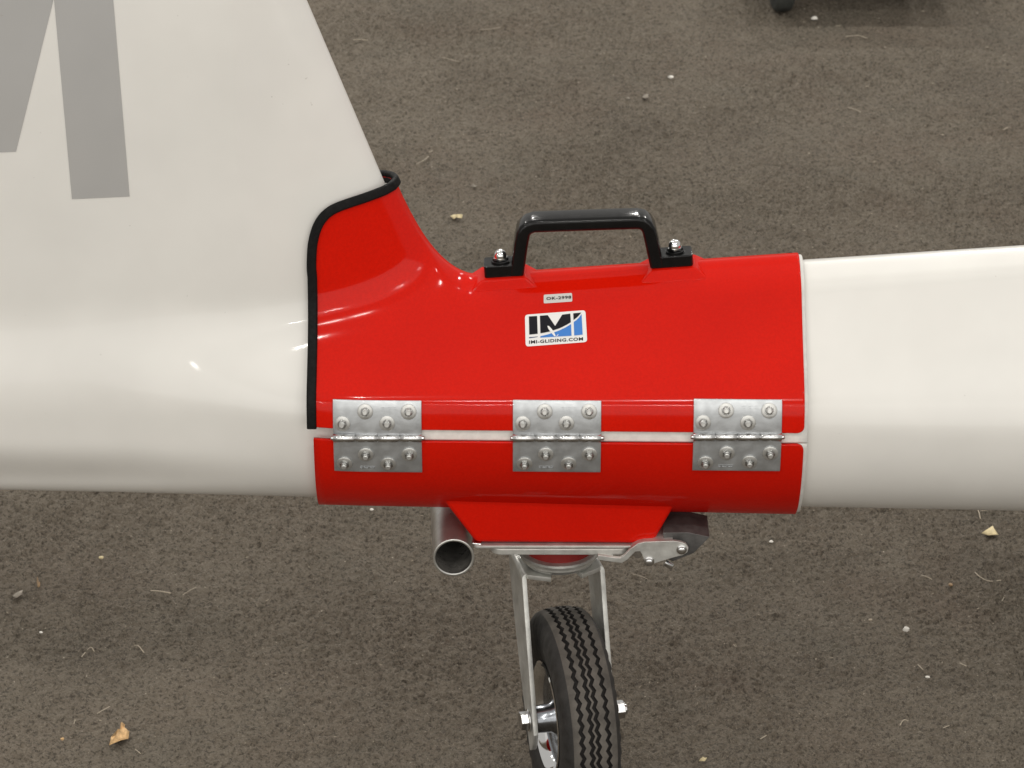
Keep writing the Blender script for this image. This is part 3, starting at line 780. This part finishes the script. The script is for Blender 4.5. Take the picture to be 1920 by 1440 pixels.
straw([(343, 1118), (355, 1112), (368, 1103)], 'thin forked straw right of the thick pale straw', 2)
straw([(252, 1213), (260, 1216), (270, 1226)], 'bent straw in the middle of the lower left floor', 2.6)
straw([(153, 1235), (160, 1228)], 'short straw left of the bent straw', 2.6)
straw([(164, 1221), (171, 1218), (177, 1224)], 'hooked faint straw left of the bent straw', 2.2)
straw([(182, 1341), (194, 1336), (206, 1327)], 'straight straw above the orange leaf', 2.6)
straw([(254, 1408), (264, 1418)], 'short straw right of the orange leaf', 2.6)
straw([(141, 1352), (139, 1362)], 'upright straw left of the straight straw', 2)
straw([(1727, 1081), (1737, 1086), (1748, 1089)], 'straw sliver left of the long curved straw', 2.6)
straw([(1828, 1076), (1838, 1087), (1855, 1092), (1877, 1089)], 'long curved straw below the boom at right', 2.8)
straw([(1834, 960), (1836, 968), (1838, 975)], 'short upright straw close under the boom at right', 2.6)
straw([(1838, 961), (1854, 960)], 'short level straw close under the boom at right', 2)
straw([(1721, 1249), (1730, 1260)], 'short straw above the white grain at lower right', 2.4)
straw([(1799, 1246), (1812, 1254)], 'short straw at the right of the lower right floor', 2.8)
straw([(1687, 1363), (1694, 1355), (1703, 1354)], 'hooked straw near the bottom right', 2.8)
straw([(1768, 1368), (1780, 1365)], 'short level straw near the bottom right corner', 2.6)
straw([(1425, 1389), (1437, 1384)], 'short straw above the scrap at the bottom edge', 3.2)
straw([(662, 77), (675, 78), (690, 78)], 'pale straw right of the fin at the top', 2.6)
straw([(827, 109), (845, 115), (862, 118)], 'thin curved straw in the upper middle', 1.8)
straw([(898, 58), (917, 58), (938, 53)], 'faint long straw at the top middle', 1.8)
straw([(780, 310), (795, 304), (803, 295)], 'curved straw right of the edge trim', 2)
straw([(804, 288), (811, 287)], 'tiny straw above the curved straw by the edge trim', 2.8)
straw([(1586, 71), (1598, 71), (1612, 69), (1626, 73)], 'long wavy straw right of the white chip at the top', 2.6)
straw([(1567, 51), (1576, 52)], 'tiny straw right of the bright white chip', 2.4)
straw([(1590, 204), (1601, 208), (1614, 212)], 'short straw on the upper right floor', 2)
straw([(1184, 1078), (1200, 1084), (1215, 1088)], 'fine hair of straw under the brake lever', 1.4)
straw([(1885, 1118), (1878, 1132)], 'leaning straw at the right edge', 2)
straw([(1880, 246), (1890, 243)], 'tiny pale straw at the right edge of the upper floor', 3)

# loose grit, far too fine to count
gv = []; gf = []
for _ in range(2600):
    px = random.uniform(-60, 1980); py = 1500*random.random()**1.0-30
    c = atZ(px, py); s = pxm(py)*(.45+1.1*random.random()**3)
    a = random.uniform(0, 3.1); ex = random.choice((1, 1, 1.4, 3.0))
    u = Vector((math.cos(a), math.sin(a), 0))*s*ex; w = Vector((-math.sin(a), math.cos(a), 0))*s
    n = len(gv); c = Vector((c[0], c[1], .0008)); h = Vector((0, 0, s*.9))
    gv += [c+u, c+w, c-u, c-w, c+h]; gf += [(n, n+1, n+4), (n+1, n+2, n+4), (n+2, n+3, n+4), (n+3, n, n+4)]
g = obj('floor_grit', gv, gf, STRAWM, None, smooth=False, kind='stuff', origin=(0, 0, 0))
g['label'] = 'fine pale grit and chaff scattered over the asphalt'; g['category'] = 'grit'
